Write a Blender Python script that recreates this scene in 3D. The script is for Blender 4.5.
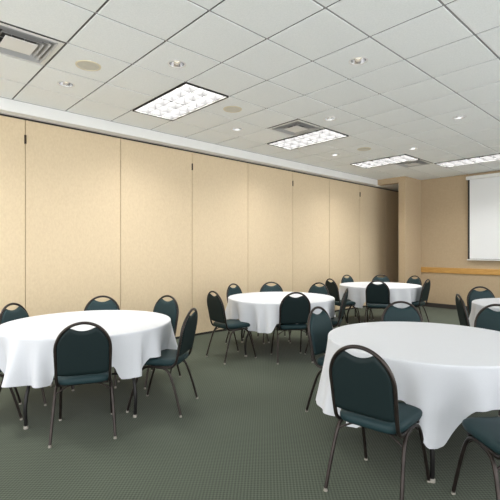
import bpy, bmesh, math, random
from math import sin, cos, pi, radians, sqrt, hypot, atan2
from mathutils import Vector, Matrix

for o in list(bpy.data.objects): bpy.data.objects.remove(o, do_unlink=True)
S = bpy.context.scene
COL = S.collection

# ------------------------------------------------------------------ camera
HC = 1.43                       # eye height
FPX = 414.6                     # focal length in pixels of the 500 px frame
YAW = math.atan2(448, FPX)      # view direction, turned left from +X
cam_d = bpy.data.cameras.new('camera'); cam = bpy.data.objects.new('camera', cam_d); COL.objects.link(cam)
cam_d.sensor_width = 36; cam_d.lens = 36 * FPX / 500; cam_d.clip_start = .05
cam.location = (0, 0, HC); cam.rotation_euler = (pi / 2, 0, YAW - pi / 2)
S.camera = cam

# ------------------------------------------------------------------ world, exposure
W = bpy.data.worlds.new('world'); S.world = W; W.use_nodes = True
bg = W.node_tree.nodes['Background']
bg.inputs[0].default_value = (.98, .99, 1, 1); bg.inputs[1].default_value = 2.25
S.view_settings.view_transform = 'Standard'; S.view_settings.look = 'None'
S.view_settings.gamma = 1; S.view_settings.exposure = 0.40
S.view_settings.use_curve_mapping = False
TROFFER = 24.0                   # strength of the fluorescent fittings
CAN = .6                       # strength of the small downlight bulbs

# ------------------------------------------------------------------ dimensions
CZ = HC + 1.784                 # ceiling height
T = .6096                       # ceiling tile
X0, Y0 = 1.271, 4.918           # origin of the tile grid: X = X0 + T*j, Y = Y0 - T*i
WY = 5.69                       # folding wall
BX = 10.41                      # far wall
PE = BX + 1.3                   # back of the pocket
PX, PY0, PY1 = 9.55, 4.805, 4.975     # pier
XN, YN = -2.4, -2.4             # open ends of the room behind and beside the camera
SOF = HC + 1.645                # soffit underside
SY = Y0 + T + .01               # soffit face
tx = lambda j: X0 + T * j
ty = lambda i: Y0 - T * i

# ------------------------------------------------------------------ materials
def mat(name, col, rough=.6, metal=0, spec=.5, sheen=0, emit=0, emitcol=None):
    m = bpy.data.materials.new(name); m.use_nodes = True
    b = m.node_tree.nodes['Principled BSDF']
    b.inputs['Base Color'].default_value = (*col, 1); b.inputs['Roughness'].default_value = rough
    b.inputs['Metallic'].default_value = metal; b.inputs['Specular IOR Level'].default_value = spec
    if sheen: b.inputs['Sheen Weight'].default_value = sheen
    if emit:
        b.inputs['Emission Color'].default_value = (*(emitcol or (1, 1, 1)), 1); b.inputs['Emission Strength'].default_value = emit
    return m
def N(m, t, **k):
    n = m.node_tree.nodes.new(t)
    for a, v in k.items(): setattr(n, a, v)
    return n
def L(m, a, b): m.node_tree.links.new(a, b)
def noise_mix(m, scale, c1, c2, lo=.3, hi=.7, bump=0, bscale=None, stretch=(1, 1, 1), dist=.002, detail=4):
    b = m.node_tree.nodes['Principled BSDF']
    tc = N(m, 'ShaderNodeTexCoord'); mp = N(m, 'ShaderNodeMapping'); mp.inputs['Scale'].default_value = stretch
    L(m, tc.outputs['Object'], mp.inputs['Vector'])
    nz = N(m, 'ShaderNodeTexNoise'); nz.inputs['Scale'].default_value = scale; nz.inputs['Detail'].default_value = detail
    L(m, mp.outputs[0], nz.inputs['Vector'])
    cr = N(m, 'ShaderNodeValToRGB'); cr.color_ramp.elements[0].position = lo; cr.color_ramp.elements[1].position = hi
    cr.color_ramp.elements[0].color = (*c1, 1); cr.color_ramp.elements[1].color = (*c2, 1)
    L(m, nz.outputs['Fac'], cr.inputs[0]); L(m, cr.outputs[0], b.inputs['Base Color'])
    if bump:
        n2 = N(m, 'ShaderNodeTexNoise'); n2.inputs['Scale'].default_value = bscale or scale; n2.inputs['Detail'].default_value = 3
        L(m, mp.outputs[0], n2.inputs['Vector'])
        bp = N(m, 'ShaderNodeBump'); bp.inputs['Strength'].default_value = bump; bp.inputs['Distance'].default_value = dist
        L(m, n2.outputs['Fac'], bp.inputs['Height']); L(m, bp.outputs[0], b.inputs['Normal'])
    return m
M = {}
M['panel'] = noise_mix(mat('woven vinyl', (.7, .58, .4), .75, spec=.2), 60, (.655, .525, .35), (.71, .58, .395), bump=.15, bscale=300, stretch=(1, 1, .5), dist=.001)
M['paint'] = noise_mix(mat('tan paint', (.5, .38, .25), .8, spec=.2), 25, (.46, .355, .23), (.49, .38, .25), bump=.2, bscale=160, dist=.001)
M['tile'] = noise_mix(mat('acoustic tile', (.8, .8, .78), .9, spec=.1), 90, (.81, .84, .835), (.88, .905, .90), bump=.5, bscale=130, dist=.002)
M['grid'] = mat('grid metal', (.30, .30, .30), .6)
M['tee_shaded'] = mat('gap-shaded grid metal', (.08, .08, .08), .6)  # same metal as the runners, gap shadow painted in as a darker tone
M['white'] = mat('white gypsum', (.82, .82, .80), .8, spec=.2)
M['whitemetal'] = mat('white enamel', (.75, .75, .73), .4)
M['greymetal'] = mat('grey enamel', (.45, .45, .44), .45)
M['track'] = mat('track aluminium', (.50, .47, .44), .4, .5)
M['dark'] = mat('dark rubber', (.018, .015, .013), .7)
M['base'] = mat('vinyl cove base', (.035, .03, .028), .5)
M['oak'] = noise_mix(mat('oak rail', (.5, .27, .07), .4), 6, (.46, .24, .055), (.60, .34, .10), bump=.05, stretch=(8, 1, 14), detail=6)
M['fabric'] = noise_mix(mat('green vinyl', (.02, .045, .05), .55, spec=.25), 350, (.010, .027, .031), (.018, .042, .047), bump=.25, bscale=500, dist=.0006)
M['shell'] = noise_mix(mat('dark green back cover', (.006, .014, .015), .6, spec=.25), 350, (.004, .0115, .0125), (.0075, .018, .019), bump=.2, bscale=500, dist=.0006)
M['frame'] = noise_mix(mat('bronze tube', (.03, .024, .022), .3, .6), 14, (.024, .019, .017), (.045, .035, .031))
M['glide'] = mat('glide nylon', (.30, .28, .24), .4)
M['duct'] = mat('dark duct', (.12, .12, .12), .7)
M['black'] = mat('black steel', (.015, .014, .014), .4, .4)
M['ply'] = noise_mix(mat('plywood top', (.42, .28, .15), .5), 4, (.38, .25, .13), (.48, .33, .18), stretch=(1, 9, 1))
M['cloth'] = noise_mix(mat('white table linen', (.84, .85, .88), .85, spec=.15, sheen=.15), 500, (.62, .635, .67), (.68, .695, .725), bump=.12, bscale=700, dist=.0005)
M['chrome'] = mat('bright reflector', (.55, .55, .55), .18, 1)
M['lens'] = mat('lit diffuser', (.5, .5, .5), .5, emit=TROFFER, emitcol=(1, .985, .96))
M['fin'] = mat('louver blades', (.10, .10, .10), .6, spec=.2)
M['bulb'] = mat('lit bulb', (.9, .9, .85), .5, emit=CAN, emitcol=(1, .88, .7))
M['cream'] = mat('cream ring', (.66, .60, .45), .5)
M['mesh'] = noise_mix(mat('speaker grille', (.6, .58, .5), .6), 400, (.50, .49, .43), (.66, .64, .56), bump=.3, dist=.001)
M['screen'] = mat('matte screen', (.80, .815, .82), .9, spec=.1)
M['hinge'] = mat('dark hinge', (.05, .035, .025), .4, .6)

def carpet():
    m = mat('green carpet', (.08, .09, .07), .95, spec=.05, sheen=.1)
    b = m.node_tree.nodes['Principled BSDF']; tc = N(m, 'ShaderNodeTexCoord'); sp = N(m, 'ShaderNodeSeparateXYZ')
    L(m, tc.outputs['Object'], sp.inputs[0])
    def mth(op, a, bb=None):
        n = N(m, 'ShaderNodeMath', operation=op)
        for k, v in enumerate((a, bb)):
            if v is None: continue
            if isinstance(v, (int, float)): n.inputs[k].default_value = v
            else: L(m, v, n.inputs[k])
        return n.outputs[0]
    kx = 2 * pi / .028
    sx = mth('SINE', mth('MULTIPLY', sp.outputs[0], kx)); sy = mth('SINE', mth('MULTIPLY', sp.outputs[1], kx))
    f = mth('ADD', mth('MULTIPLY', mth('MULTIPLY', sx, sy), .5), .5)
    nz = N(m, 'ShaderNodeTexNoise'); nz.inputs['Scale'].default_value = 140; nz.inputs['Detail'].default_value = 5; L(m, tc.outputs['Object'], nz.inputs['Vector'])
    nb = N(m, 'ShaderNodeTexNoise'); nb.inputs['Scale'].default_value = 1.3; L(m, tc.outputs['Object'], nb.inputs['Vector'])
    g = mth('ADD', mth('MULTIPLY', f, .7), mth('ADD', mth('MULTIPLY', nz.outputs['Fac'], .45), mth('MULTIPLY', nb.outputs['Fac'], .12)))
    cr = N(m, 'ShaderNodeValToRGB'); e = cr.color_ramp.elements
    e[0].position = .25; e[0].color = (.036, .045, .032, 1); e[1].position = 1.0; e[1].color = (.105, .124, .090, 1)
    L(m, g, cr.inputs[0]); L(m, cr.outputs[0], b.inputs['Base Color'])
    bp = N(m, 'ShaderNodeBump'); bp.inputs['Strength'].default_value = .6; bp.inputs['Distance'].default_value = .004
    L(m, g, bp.inputs['Height']); L(m, bp.outputs[0], b.inputs['Normal'])
    return m
M['carpet'] = carpet()

# ------------------------------------------------------------------ mesh helpers
def box(bm, x0, x1, y0, y1, z0, z1, bev=0):
    r = bmesh.ops.create_cube(bm, size=1, matrix=Matrix.Translation(((x0 + x1) / 2, (y0 + y1) / 2, (z0 + z1) / 2)) @ Matrix.Diagonal((abs(x1 - x0), abs(y1 - y0), abs(z1 - z0), 1)))
    if bev:
        ed = list({e for v in r['verts'] for e in v.link_edges})
        bmesh.ops.bevel(bm, geom=ed, offset=bev, segments=2, affect='EDGES', profile=.5)
def smooth_path(pts, n=6, closed=False):
    P = [Vector(p) for p in pts]
    if len(P) < 3: return P
    out = []
    for i in range(len(P) - 1):
        p0 = P[max(i - 1, 0)]; p1 = P[i]; p2 = P[i + 1]; p3 = P[min(i + 2, len(P) - 1)]
        for k in range(n):
            t = k / n
            out.append(.5 * ((2 * p1) + (p2 - p0) * t + (2 * p0 - 5 * p1 + 4 * p2 - p3) * t * t + (3 * p1 - p0 - 3 * p2 + p3) * t ** 3))
    out.append(P[-1]); return out
def tube(bm, pts, r, seg=12, r1=None):
    P = [Vector(p) for p in pts]; rings = []; up = None
    for i, p in enumerate(P):
        d = (P[min(i + 1, len(P) - 1)] - P[max(i - 1, 0)]).normalized()
        if up is None:
            up = Vector((0, 1, 0)) if abs(d.y) < .9 else Vector((1, 0, 0))
        a = (up - d * up.dot(d)).normalized(); up = a; b = d.cross(a)
        rr = r + ((r1 - r) * i / (len(P) - 1) if r1 is not None else 0)
        rings.append([bm.verts.new(p + a * rr * cos(2 * pi * k / seg) + b * rr * sin(2 * pi * k / seg)) for k in range(seg)])
    for A, B in zip(rings, rings[1:]):
        for k in range(seg): bm.faces.new((A[k], A[(k + 1) % seg], B[(k + 1) % seg], B[k]))
    bm.faces.new(rings[0][::-1]); bm.faces.new(rings[-1])
def lathe(bm, prof, seg=32, c=(0, 0), capA=False, capB=False):
    rings = [[bm.verts.new((c[0] + r * cos(2 * pi * k / seg), c[1] + r * sin(2 * pi * k / seg), z)) for k in range(seg)] for r, z in prof]
    for A, B in zip(rings, rings[1:]):
        for k in range(seg): bm.faces.new((A[k], A[(k + 1) % seg], B[(k + 1) % seg], B[k]))
    if capA: bm.faces.new(rings[0])
    if capB: bm.faces.new(rings[-1])
def obj(name, bm, m, parent=None, smooth=False, kind=None, label=None, sharp=True):
    bmesh.ops.recalc_face_normals(bm, faces=bm.faces)
    me = bpy.data.meshes.new(name); bm.to_mesh(me); bm.free(); me.materials.append(M[m])
    if smooth:
        for p in me.polygons: p.use_smooth = True
        if sharp: me.set_sharp_from_angle(angle=radians(50))
    o = bpy.data.objects.new(name, me); COL.objects.link(o)
    if parent: o.parent = parent
    if kind: o['kind'] = kind
    if label: o['label'] = label
    return o
def thing(name, loc, rz, label, cat, group=None):
    o = bpy.data.objects.new(name, None); COL.objects.link(o); o.location = loc; o.rotation_euler = (0, 0, rz)
    o.empty_display_size = .1
    o['label'] = label; o['category'] = cat
    if group: o['group'] = group
    return o
KIDS = {}
def kids(o): return [c for c in bpy.data.objects if c.parent == o]
def copy_tree(o, parent=None):
    c = o.copy(); COL.objects.link(c); c.parent = parent
    for k in kids(o): copy_tree(k, c)
    return c
def place(proto, first, loc, rz, label, group=None):
    o = proto if first else copy_tree(proto)
    o.location = loc; o.rotation_euler = (0, 0, rz); o['label'] = label
    if group: o['group'] = group
    return o
B = bmesh.new

# ------------------------------------------------------------------ setting
bm = B(); box(bm, XN, BX, YN, WY + .6, -.05, 0); box(bm, BX, PE, PY0, WY + .6, -.05, 0); obj('floor', bm, 'carpet', kind='structure')

# far wall, pier and header round the folding-wall pocket
bm = B(); box(bm, BX, BX + .12, YN, PY1, 0, CZ + .05); obj('wall_far', bm, 'paint', kind='structure')
bm = B(); box(bm, PX, BX, PY0, PY1, 0, CZ + .05, .004); obj('wall_pier', bm, 'paint', kind='structure')
bm = B(); box(bm, PX, PX + .15, PY1, SY + .002, SOF + .003, CZ + .05); obj('wall_header', bm, 'paint', kind='structure')
# pocket lining (its ceiling is the soffit's underside carried on)
bm = B(); box(bm, PX + .15, PE, PY1, WY + .11, SOF + .003, SOF + .03); obj('ceiling_pocket', bm, 'white', kind='structure')
bm = B(); box(bm, XN, PE, WY + .11, WY + .6, 0, CZ + .05); obj('wall_behind_partition', bm, 'paint', kind='structure')

bm = B(); box(bm, BX + .12, PE, PY0, PY1, 0, CZ + .05); obj('wall_pocket', bm, 'paint', kind='structure')
bm = B(); box(bm, PE, PE + .1, PY0, WY + .6, 0, CZ + .05); obj('wall_pocket_end', bm, 'paint', kind='structure')

# soffit over the folding wall
bm = B(); box(bm, XN, PX + .0, SY, WY + .11, SOF, CZ + .05, .002); obj('trim_1', bm, 'white', kind='structure')
# track
bm = B()
box(bm, XN, PE, WY - .030, WY - .012, SOF - .010, SOF + .004)
box(bm, XN, PE, WY + .075, WY + .093, SOF - .010, SOF + .004)
trk = obj('trim_2', bm, 'track', kind='structure')
bm = B(); box(bm, XN, PE, WY - .012, WY + .075, SOF - .028, SOF + .002); obj('track_slot', bm, 'dark', trk)

# folding wall: hinged panel pairs, faced in woven vinyl
wl = bpy.data.objects.new('wall_left', None); COL.objects.link(wl); wl['kind'] = 'structure'
PW = 1.2535; pj = 1.4535
for k in range(-3, 9):
    x0 = pj + (k - 1) * PW; x1 = min(x0 + PW, PE - .02)
    if x1 - x0 < .2: continue
    z0, z1 = .035, SOF - .024
    bm = B(); box(bm, x0 + .003, x1 - .003, WY, WY + .085, z0, z1, .003)
    p = obj('panel', bm, 'panel', wl)
    bm = B()                                             # vertical edge beads
    box(bm, x0 + .004, x0 + .030, WY - .0035, WY, z0, z1, .001); box(bm, x1 - .012, x1 - .004, WY - .0035, WY, z0, z1, .001)
    obj('edge_trim', bm, 'panel', p)
    bm = B(); box(bm, x0 + .002, x1 - .002, WY + .004, WY + .08, 0, z0 + .001); obj('bottom_seal', bm, 'dark', p)
    if k % 2 == 0:
        bm = B(); box(bm, x1 - .012, x1 + .012, WY - .010, WY + .001, z1 - .30, z1 - .19, .002)
        tube(bm, [(x1, WY - .011, z1 - .30), (x1, WY - .011, z1 - .19)], .007, 8)
        obj('hinge', bm, 'hinge', p)

# vinyl base and oak chair rail on the far wall
bm = B(); box(bm, BX - .008, BX, YN, PY0, 0, .105, .002); obj('baseboard_far', bm, 'base', kind='structure')
bm = B(); box(bm, PX - .006, BX - .01, PY0 - .008, PY0, 0, .105, .002); box(bm, PX - .008, PX, PY0 - .006, PY1, 0, .105, .002); obj('baseboard_pier', bm, 'base', kind='structure')
bm = B(); box(bm, BX - .028, BX, YN, PY0 - .004, .862, .998, .006); obj('trim_3', bm, 'oak', kind='structure')

# ceiling: tegular tiles in a metal grid
FIX = [(0, 2), (0, 6), (0, 10), (2, 12), (0, -2)]      # fittings, two tiles long
VENT = [(1, -1), (1, 5), (1, 11)]
CANS = [(0, 0), (2, 1), (4, 3), (0, 4), (2, 5), (4, 7), (0, 8), (2, 9), (4, 11)]
SPK = [(1, 0), (1, 3), (1, 8)]
I0, I1, J0, J1 = -1, 12, -6, 15
skip = {(i, j) for a, j in FIX for i in (a, a + 1)} | set(VENT)
CR = .078
bm = B()
for i in range(I0, I1):
    for j in range(J0, J1):
        if (i, j) in skip: continue
        x0, x1, y0, y1 = tx(j) + .010, tx(j + 1) - .010, ty(i + 1) + .010, ty(i) - .010
        if j == J1 - 1: x1 = BX - .001
        if x1 > PX and y1 > PY0 and y0 < PY0: y1 = PY0 if x0 >= PX - .3 and x0 > PX - .01 else y1
        if (i, j) not in CANS: box(bm, x0, x1, y0, y1, CZ, CZ + .02, .003)
        else:
            cx, cy = (x0 + x1) / 2, (y0 + y1) / 2; n = 32; h = (x1 - x0) / 2; inner = []; outer = []; innu = []; outu = []
            for k in range(n):
                a = 2 * pi * k / n + pi / 4; c, s_ = cos(a), sin(a); q = h / max(abs(c), abs(s_))
                inner.append(bm.verts.new((cx + CR * c, cy + CR * s_, CZ))); outer.append(bm.verts.new((cx + q * c, cy + q * s_, CZ)))
                innu.append(bm.verts.new((cx + CR * c, cy + CR * s_, CZ + .02))); outu.append(bm.verts.new((cx + q * c, cy + q * s_, CZ + .02)))
            for k in range(n):
                l = (k + 1) % n
                for A_, B_ in ((inner, outer), (outer, outu), (innu, inner), (outu, innu)): bm.faces.new((A_[k], A_[l], B_[l], B_[k]))
ceil = obj('ceiling', bm, 'tile', kind='structure')
bm = B()
for i in range(I0, I1 + 1):
    box(bm, tx(J0), BX, ty(i) - .0125, ty(i) + .0125, CZ + .008, CZ + .014) if i > I0 else box(bm, tx(J0), BX, ty(i) - .0125, ty(i) + .008, CZ + .002, CZ + .014)
obj('main_runner', bm, 'grid', ceil)
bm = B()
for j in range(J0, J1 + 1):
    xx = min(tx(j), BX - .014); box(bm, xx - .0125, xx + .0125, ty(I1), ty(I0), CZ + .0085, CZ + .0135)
obj('cross_tee', bm, 'tee_shaded', ceil)

bm = B(); box(bm, XN, BX, ty(I1), Y0 + T, CZ + .16, CZ + .18); box(bm, XN, BX, ty(I1) - .02, ty(I1), CZ, CZ + .18); box(bm, tx(J0) - .03, tx(J0) - .012, ty(I1), Y0 + T, CZ, CZ + .18)
obj('light_stop', bm, 'duct', ceil)  # unseen slab and edge strips, added to block light leaking above the tiles

# ------------------------------------------------------------------ ceiling fittings
def make_troffer():
    t = thing('ceiling_light', (0, 0, 0), 0, '', 'ceiling light')
    w, l = T / 2 - .014, T - .014
    bm = B()
    for sx in (-1, 1):
        box(bm, sx * w, sx * (w - .014), -l, l, -.004, .10)
        box(bm, -w + .014, w - .014, sx * l, sx * (l - .014), -.004, .10)
    box(bm, -w, w, -l, l, .10, .105)
    obj('frame', bm, 'whitemetal', t)
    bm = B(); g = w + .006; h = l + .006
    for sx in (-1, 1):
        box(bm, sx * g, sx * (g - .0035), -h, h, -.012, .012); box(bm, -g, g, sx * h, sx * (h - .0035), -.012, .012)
    obj('shade_ring', bm, 'dark', t)  # dark ring painting in the shaded edge round the frame
    bm = B(); box(bm, -w + .015, w - .015, -l + .015, l - .015, .094, .098); obj('diffuser', bm, 'lens', t)
    bm = B()
    for k in range(0, 4): x = -w + .018 + (2 * w - .036) * k / 3; box(bm, x - .0015, x + .0015, -l + .015, l - .015, .004, .090)
    for k in range(0, 7): y = -l + .018 + (2 * l - .036) * k / 6; box(bm, -w + .015, w - .015, y - .0015, y + .0015, .0045, .0895)
    obj('louver', bm, 'fin', t)
    return t
lab = {(0, 2): 'large white fluorescent ceiling light with gridded diffuser, nearest and leftmost of the lit panels',
       (0, 6): 'lit rectangular ceiling light right beside a square vent, second from the left',
       (0, 10): 'lit rectangular ceiling light just left of the distant vent near the wall pier',
       (2, 12): 'long lit ceiling light close to the top of the projection screen at the right edge',
       (0, -2): 'lit rectangular ceiling light in the partition row, behind the viewpoint'}
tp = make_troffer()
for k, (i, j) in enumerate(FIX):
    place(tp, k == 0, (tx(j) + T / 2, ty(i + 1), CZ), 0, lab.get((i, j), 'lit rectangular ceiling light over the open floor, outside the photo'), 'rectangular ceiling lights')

def make_vent():
    t = thing('ceiling_vent', (0, 0, 0), 0, '', 'vent')
    def ring(bm, a0, z0, a1, z1, th=.002):
        q = [(1, 1), (-1, 1), (-1, -1), (1, -1)]
        R = [[bm.verts.new((sx * a, sy * a, z)) for sx, sy in q] for a, z in ((a0, z0), (a1, z1), (a1, z1 + th), (a0, z0 + th))]
        for n in range(4):
            A_, C_ = R[n], R[(n + 1) % 4]
            for k in range(4): bm.faces.new((A_[k], A_[(k + 1) % 4], C_[(k + 1) % 4], C_[k]))
    h = T / 2 - .014
    bm = B(); ring(bm, h, -.003, h - .04, -.003); obj('frame', bm, 'whitemetal', t)
    for n, (a0, a1) in enumerate(((.248, .218), (.208, .176), (.166, .134))):
        bm = B(); ring(bm, a0, -.012, a1, .035); obj('louver', bm, 'greymetal', t)
    bm = B(); ring(bm, h - .04, -.003, h - .045, .12); ring(bm, h - .045, .12, .0005, .12); obj('duct_box', bm, 'duct', t)
    bm = B(); box(bm, -.125, .125, -.125, .125, -.016, -.010, .002); obj('centre_plate', bm, 'whitemetal', t)
    bm = B()
    for sx in (-1, 1): tube(bm, [(sx * .05, 0, -.006), (sx * .05, 0, .119)], .004, 6)
    tube(bm, [(-.245, 0, .02), (.245, 0, .02)], .003, 6)
    obj('bracket', bm, 'greymetal', t)
    return t
vp = make_vent()
for k, ((i, j), lb) in enumerate(zip(VENT, ['large square white air vent with nested louvers at the top left corner of the ceiling',
        'square air vent touching the second ceiling light from the left', 'small distant air vent between the two farthest ceiling lights'])):
    place(vp, k == 0, (tx(j) + T / 2, ty(i) - T / 2, CZ), 0, lb, 'square ceiling vents')

def make_can():
    t = thing('recessed_downlight', (0, 0, 0), 0, '', 'downlight')
    bm = B(); lathe(bm, [(CR - .004, .002), (CR + .012, -.001), (CR + .012, -.004), (CR - .004, -.005), (CR - .006, .0)], 32); obj('trim_ring', bm, 'whitemetal', t, True)
    bm = B(); lathe(bm, [(CR - .004, 0), (CR - .010, .03), (CR - .022, .07), (CR - .042, .10), (.001, .105)], 32); obj('reflector', bm, 'chrome', t, True)
    bm = B(); lathe(bm, [(.001, .018), (.014, .021), (.030, .034), (.033, .047), (.024, .070), (.014, .080), (.014, .103), (.001, .104)], 20); obj('bulb', bm, 'bulb', t, True)
    return t
cp_ = make_can()
cl = ['small recessed downlight at upper left, just below the round cream speaker nearest the vent', 'bright-rimmed recessed downlight above the leftmost ceiling light panel',
      'largest recessed downlight, right of centre near the top', 'small recessed downlight just below the middle round speaker, above the partition top',
      'recessed downlight just right of the second air vent', 'recessed downlight in the ceiling above the projection screen, toward the right edge',
      'faint distant recessed downlight left of the third ceiling light panel', 'small distant recessed downlight above the gap between the two farthest light panels',
      'recessed downlight half cut off by the right photo edge']
for k, ((i, j), lb) in enumerate(zip(CANS, cl)):
    place(cp_, k == 0, (tx(j) + T / 2, ty(i) - T / 2, CZ), k * .7, lb, 'recessed ceiling downlights')

def make_spk():
    t = thing('ceiling_speaker', (0, 0, 0), 0, '', 'speaker')
    bm = B(); lathe(bm, [(.118, 0), (.116, -.006), (.104, -.009), (.101, -.006), (.101, -.001)], 40); obj('rim', bm, 'cream', t, True)
    bm = B(); lathe(bm, [(.1015, -.004), (.07, -.007), (.03, -.0085), (.0005, -.009)], 40); obj('grille', bm, 'mesh', t, True)
    return t
sp_ = make_spk()
for k, ((i, j), lb) in enumerate(zip(SPK, ['round cream ceiling speaker beside the large vent at upper left', 'round cream ceiling speaker between the first and second light panels',
        'faint round ceiling speaker above the third light panel'])):
    place(sp_, k == 0, (tx(j) + T / 2, ty(i) - T / 2, CZ), 0, lb, 'round ceiling speakers')

# ------------------------------------------------------------------ projection screen on the far wall
t = thing('projection_screen', (BX - .07, 3.66, 0), 0, 'white pull-down projection screen on the tan far wall', 'projection screen')
SWD = 2.5
bm = B(); box(bm, -.055, .055, -SWD, .03, HC + 1.635, HC + 1.715, .012); obj('housing', bm, 'whitemetal', t)
bm = B(); box(bm, -.003, .0, -SWD + .04, 0, HC - .215, HC + 1.64); fb = obj('screen_fabric', bm, 'screen', t)
for y in (0, -SWD + .08):
    bm = B(); box(bm, -.0045, -.0035, y - .040, y, HC - .215, HC + 1.64); obj('black_border', bm, 'dark', fb)
bm = B(); box(bm, -.012, .009, -SWD + .02, .02, HC - .240, HC - .213, .004); obj('bottom_bar', bm, 'whitemetal', t)
bm = B(); box(bm, -.010, -.003, -SWD + .04, 0, HC - .213, HC - .205); obj('bottom_strip', bm, 'dark', t)
for y in (-.12, -SWD + .15):
    bm = B(); box(bm, .05, .068, y - .015, y + .015, HC + 1.65, HC + 1.74); obj('bracket', bm, 'greymetal', t)

# ------------------------------------------------------------------ banquet chair (faces +Y)
AW, AZ, AB = .192, .690, .205           # arch half width, springing height, rise
def by(z): return -.205 - (z - .47) * .20     # lean of the back
def make_chair():
    t = thing('banquet_chair', (0, 0, 0), 0, '', 'chair')
    # back frame: one bent tube from under the seat, up, over the arch and down again
    left = [(-.184, .03, .408), (-.185, -.08, .408), (-.186, -.150, .412), (-.187, -.190, .440), (-.188, by(.50), .50), (-.190, by(.6), .60)]
    arch = [(-AW * cos(a), by(AZ + AB * sin(a)), AZ + AB * sin(a)) for a in [pi * k / 14 for k in range(15)]]
    right = [(-x, y, z) for x, y, z in reversed(left)]
    bm = B(); tube(bm, smooth_path(left + arch + right, 4), .0115, 12); obj('back_frame', bm, 'frame', t, True)
    # upholstered back with the hand-hold notch
    nx, nz = 36, 22; hw = AW - .010
    def ztop(x):
        a = AZ + (AB - .010) * sqrt(max(0, 1 - (x / (hw + .0005)) ** 2)); return min(a, AZ + AB - .062 + .048 * (abs(x) / .115) ** 2.0)
    def pad(outer, mid, depth, inset):
        bm = B(); F = []; Bk = []
        for i in range(nx + 1):
            x = (hw - inset) * sin(pi / 2 * (2 * i / nx - 1)); zt = ztop(x) - inset; zb = .492 + inset + .012 * (1 - cos(pi / 2 * (x / hw) ** 4)); f, b = [], []
            for k in range(nz + 1):
                v = k / nz; z = zb + (zt - zb) * v
                e = min(1, (1 - abs(x) / (hw - inset)) / .12); ev = min(1, min(v, 1 - v) * (zt - zb) / .025)
                q = sqrt(max(0, 1 - (1 - e) ** 2)) * sqrt(max(0, 1 - (1 - ev) ** 2))
                f.append(bm.verts.new((x, by(z) + outer + depth * q, z))); b.append(bm.verts.new((x, by(z) + mid, z)))
            F.append(f); Bk.append(b)
        for i in range(nx):
            for k in range(nz):
                bm.faces.new((F[i][k], F[i + 1][k], F[i + 1][k + 1], F[i][k + 1])); bm.faces.new((Bk[i][k], Bk[i][k + 1], Bk[i + 1][k + 1], Bk[i + 1][k]))
            bm.faces.new((F[i][0], Bk[i][0], Bk[i + 1][0], F[i + 1][0])); bm.faces.new((F[i][nz], F[i + 1][nz], Bk[i + 1][nz], Bk[i][nz]))
        for k in range(nz):
            bm.faces.new((F[0][k], F[0][k + 1], Bk[0][k + 1], Bk[0][k])); bm.faces.new((F[nx][k], Bk[nx][k], Bk[nx][k + 1], F[nx][k + 1]))
        return bm
    bk = obj('backrest', pad(.006, .0, .018, 0), 'fabric', t, True)
    obj('back_cover', pad(-.003, .0, -.012, .001), 'shell', bk, True)
    # seat: crowned cushion, rounded square in plan, waterfall front
    bm = B(); n = 48; rings = []
    for s, z in ((.02, .418), (.90, .418), (.965, .422), (.995, .436), (1, .450), (.985, .463), (.94, .472), (.85, .478), (.6, .483), (.3, .486), (.02, .487)):
        r = []
        for k in range(n):
            a = 2 * pi * k / n; c, d = cos(a), sin(a); pw = 2 / 5.
            x = .200 * s * math.copysign(abs(c) ** pw, c); y = .215 * s * math.copysign(abs(d) ** pw, d)
            x *= 1 + .04 * (y / .215)
            zz = z - (.010 * max(0, (y - .10) / .115) ** 2 if z > .45 else 0)
            r.append(bm.verts.new((x, y + .005, zz)))
        rings.append(r)
    for A_, C_ in zip(rings, rings[1:]):
        for k in range(n): bm.faces.new((A_[k], A_[(k + 1) % n], C_[(k + 1) % n], C_[k]))
    bm.faces.new(rings[0]); bm.faces.new(rings[-1])
    st = obj('seat', bm, 'fabric', t, True, sharp=False)
    # frame below the seat
    bm = B(); tube(bm, [(-.19, .12, .405), (.19, .12, .405)], .009, 8); tube(bm, [(-.19, -.13, .405), (.19, -.13, .405)], .009, 8)
    obj('seat_frame', bm, 'frame', t, True)
    for sy in (-1, 1):
        for sx in (-1, 1):
            if sy < 0: pts = [(sx * .190, -.020, .404), (sx * .196, -.095, .398), (sx * .203, -.150, .345), (sx * .214, -.205, .19), (sx * .225, -.255, .014)]
            else: pts = [(sx * .182, .015, .404), (sx * .186, .085, .398), (sx * .190, .140, .345), (sx * .198, .195, .19), (sx * .206, .245, .014)]
            bm = B(); tube(bm, smooth_path(pts, 5), .0110, 10); lg = obj('leg', bm, 'frame', t, True)
            x, y, z = pts[-1]
            bm = B(); lathe(bm, [(.008, 0), (.0125, .001), (.0125, .007), (.0105, .014), (.0115, .020)], 12, (x, y), True, True); obj('foot_glide', bm, 'glide', lg, True)
            # curved brace tying the leg to the seat frame
        s2 = sy
        a, b = (-.150, .345) if sy < 0 else (.140, .345)
        wx = .203 if sy < 0 else .190
        bm = B(); tube(bm, smooth_path([(-wx, a, b), (-wx + .05, a * .93, b + .030), (-.10, a * .86, .398), (0, a * .84, .402), (.10, a * .86, .398), (wx - .05, a * .93, b + .030), (wx, a, b)], 4), .006, 8)
        obj('brace', bm, 'frame', t, True)
    return t

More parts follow.
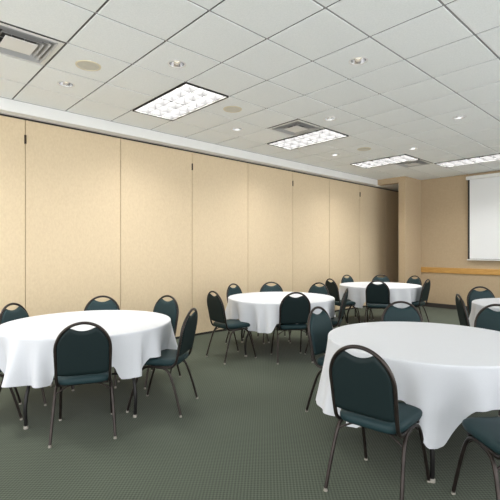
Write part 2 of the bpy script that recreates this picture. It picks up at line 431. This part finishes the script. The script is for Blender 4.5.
# ------------------------------------------------------------------ folding table
TR, TZ = .762, .745
def make_table():
    t = thing('round_table', (0, 0, 0), 0, '', 'table')
    bm = B(); lathe(bm, [(.001, TZ - .02), (TR - .004, TZ - .02), (TR, TZ - .016), (TR, TZ - .004), (TR - .004, TZ), (.001, TZ)], 64); obj('tabletop', bm, 'ply', t, True)
    for sy in (-1, 1):
        for sx in (-1, 1):
            x0, y0 = sx * .36, sy * .34; x1, y1 = sx * .42, sy * .53
            bm = B(); tube(bm, smooth_path([(x0, y0, TZ - .03), (x0 + .0, y0 + sy * .01, .60), (x1, y1, .25), (x1, y1 + sy * .01, .012)], 5), .0145, 12)
            lg = obj('leg', bm, 'black', t, True)
            bm = B(); lathe(bm, [(.010, 0), (.018, .001), (.018, .02), (.015, .025)], 12, (x1, y1 + sy * .01), True, True); obj('foot_cap', bm, 'glide', lg, True)
        bm = B(); tube(bm, [(-.36, sy * .345, TZ - .035), (.36, sy * .345, TZ - .035)], .012, 8); tube(bm, [(-.385, sy * .455, .36), (.385, sy * .455, .36)], .011, 8)
        obj('crossbar', bm, 'black', t, True)
        bm = B(); tube(bm, [(0, sy * .455, .36), (0, sy * .05, TZ - .03)], .008, 8); obj('brace', bm, 'black', t, True)
    return t

def make_cloth(cx, cy, hem0, chairs, seed, tr=.07, pl=.10):
    rnd = random.Random(seed); R = TR + .006; z0 = TZ + .004
    n = 288; fol = [(k, rnd.uniform(0, 2 * pi), a) for k, a in ((3, .20), (7, .40), (12, .70), (19, .70), (29, .25))]
    ctrl = []
    bm = B(); rings = []
    def prof(th):
        w = 0; tight = 0
        for a, d in chairs:
            dd = (th - a + pi) % (2 * pi) - pi
            if abs(dd) > pi / 2: continue
            lat = abs(R * sin(dd)); q = 1 - min(1, max(0, (lat - (.215 if d < .85 else .07)) / tr)); q = q * q * (3 - 2 * q); w = max(w, q)
            q2 = (1 - min(1, max(0, (lat - .25) / .08))); tight = max(tight, q2 * (1 if d < .62 else .7))
        return w, tight
    radial = [.001, .2, .4, .6, .72, R - .012, R - .004]
    nd = 26
    for r in radial[:-1]: rings.append([bm.verts.new((r * cos(2 * pi * k / n), r * sin(2 * pi * k / n), z0)) for k in range(n)])
    hems = []
    for k in range(n):
        th = 2 * pi * k / n; w, ti = prof(th)
        f = sum(a * sin(m_ * th + ph) for m_, ph, a in fol) / 1.3
        hems.append((th, w, ti, f))
    for s in range(nd + 1):
        v = s / nd; ring = []
        for th, w, ti, f in hems:
            hem = hem0 + .012 * f
            zh = hem * (1 - w) + .492 * w
            z = z0 - .012 * (1 - cos(min(1, v * 12) * pi / 2)) - max(0, v - 1 / 12.) / (11 / 12.) * (z0 - .012 - zh)
            tt = (z0 - z) / (z0 - hem0); g = max(0, tt - .05) ** 1.15
            amp = pl * (1 - .45 * ti) * g; fl = .028 * g * (1 - ti)
            r = R - .008 + .008 * sin(min(1, v * 12) * pi / 2) + fl + amp * f - amp * ti * .8
            r = max(r, R - .16)
            thh = th + .018 * g * sin(9 * th + seed) * (1 - ti)
            ring.append(bm.verts.new((r * cos(thh), r * sin(thh), z)))
        rings.append(ring)
    bm.faces.new(rings[0])
    for A_, C_ in zip(rings, rings[1:]):
        for k in range(n): bm.faces.new((A_[k], A_[(k + 1) % n], C_[(k + 1) % n], C_[k]))
    o = obj('tablecloth', bm, 'cloth', None, True, sharp=False); o.location = (cx, cy, 0)
    return o

# camera-frame (right, forward) distances on the floor, measured once from the room
cY, sY = cos(YAW), sin(YAW)
def fl(l, d): return (sY * l + cY * d, -cY * l + sY * d)
def back_at(px, py, z=.895):
    d = (HC - z) * FPX / (py - 250); return fl((px - 250) / FPX * d, d)

TAB = [
 # centre, cloth hem, seed, table turn, name for labels, chairs: (back-top xy or polar (deg, dist)), label
 dict(c=fl(-1.535, 3.95), hem=.375, seed=3, turn=-.47, t='round folding table at the left, nearest the beige partition', cl='white tablecloth on the leftmost round table',
  ch=[(back_at(83, 323), 'dark green banquet chair seen from behind in front of the leftmost table'),
      (back_at(193, 309), 'dark green banquet chair seen side-on at the right side of the leftmost table'),
      (back_at(168, 296), 'dark green chair behind the leftmost table, rightmost of its three far-side chairs'),
      (back_at(101, 297.5), 'dark green chair behind the leftmost table, middle of its three far-side chairs'),
      (back_at(15, 304), 'dark green chair behind the leftmost table, close to the left photo edge'),
      (fl(-2.49, 3.40), 'banquet chair cut off by the left photo edge, only seat corner and legs showing')]),
 dict(c=fl(.45, 6.02), hem=.37, seed=8, turn=.9, t='round folding table in the middle of the room', cl='white tablecloth on the middle table with one chair back standing before it',
  ch=[(back_at(213, 291.5), 'dark green banquet chair at the left side of the middle table, turned to the right'),
      (back_at(233, 284), 'dark green chair behind the middle table, leftmost of its three far-side chairs'),
      (back_at(271.5, 282.5), 'dark green chair behind the middle table, centre of its three far-side chairs'),
      (back_at(319.5, 283), 'dark green chair behind the middle table, rightmost of its three far-side chairs'),
      (back_at(294, 292), 'dark green banquet chair seen squarely from behind in front of the middle table'),
      (back_at(347, 289), 'dark green chair seen edge-on at the right of the middle table, leaning right')]),
 dict(c=fl(2.54, 8.12), hem=.37, seed=12, turn=.4, t='round folding table farthest away near the wall pier', cl='white tablecloth on the farthest table, before the wall pier',
  ch=[(back_at(330, 279), 'dark green chair seen edge-on at the left side of the farthest table'),
      (back_at(348.5, 275.3), 'dark green chair behind the farthest table, at its left against the partition'),
      (back_at(377.5, 281), 'dark chair seen squarely from behind in front of the farthest table'),
      (back_at(381, 275), 'dark green chair behind the farthest table in front of the dark wall pocket'),
      (back_at(415, 276), 'dark green chair behind the farthest table in front of the tan pier'),
      (back_at(428, 279.5), 'dark green chair at the right side of the farthest table, back tilted right')]),
 dict(c=fl(1.38, 3.19), hem=.225, seed=21, turn=-.47, tr=.17, pl=.12, t='large round folding table at the right foreground', cl='white tablecloth on the large foreground table at right, draping to a low point',
  ch=[(back_at(358, 347), 'black-looking banquet chair seen from behind, largest chair in the foreground right'),
      (back_at(317, 307.5), 'dark green chair with its whole backrest showing at the left of the foreground table'),
      (back_at(401, 302), 'dark green chair behind the foreground table, only the top of its back showing at centre'),
      (back_at(498, 305), 'dark green chair behind the foreground table, cut by the right photo edge'),
      (fl(1.41, 1.90), 'banquet chair at the lower right corner, mostly outside the photo')]),
 dict(c=fl(3.62, 5.14), hem=.37, seed=33, turn=.1, t='round folding table at the right edge below the projection screen', cl='white tablecloth cut off by the right photo edge below the screen',
  ch=[(back_at(458, 294.5), 'dark green chair seen edge-on left of the table at the right photo edge', -.38),
      (back_at(480, 287), 'dark green chair behind the table at the right edge, below the oak rail', -.4),
      (fl(4.6, 5.6), 'dark green chair at the far right table, outside the photo')]),
]
chair = make_chair(); table = make_table(); first = True
for q, D in enumerate(TAB):
    cx, cy = D['c']; info = []
    place(table, q == 0, (cx, cy, 0), D['turn'], D['t'], 'round folding tables')
    for (bx_, by_), lb, *tw in D['ch']:
        a = atan2(by_ - cy, bx_ - cx); d = max(.845, hypot(bx_ - cx, by_ - cy)) - .29
        w_ = tw[0] if tw else 0
        r = place(chair, first, (cx + (d + .29) * cos(a) - .29 * cos(a + w_), cy + (d + .29) * sin(a) - .29 * sin(a + w_), 0), a + pi / 2 + w_, lb, 'green banquet chairs around the round tables'); first = False
        info.append((a, d))
    o = make_cloth(cx, cy, D['hem'], info, D['seed'], D.get('tr', .07), D.get('pl', .10)); o['label'] = D['cl']; o['category'] = 'tablecloth'; o['group'] = 'white tablecloths'
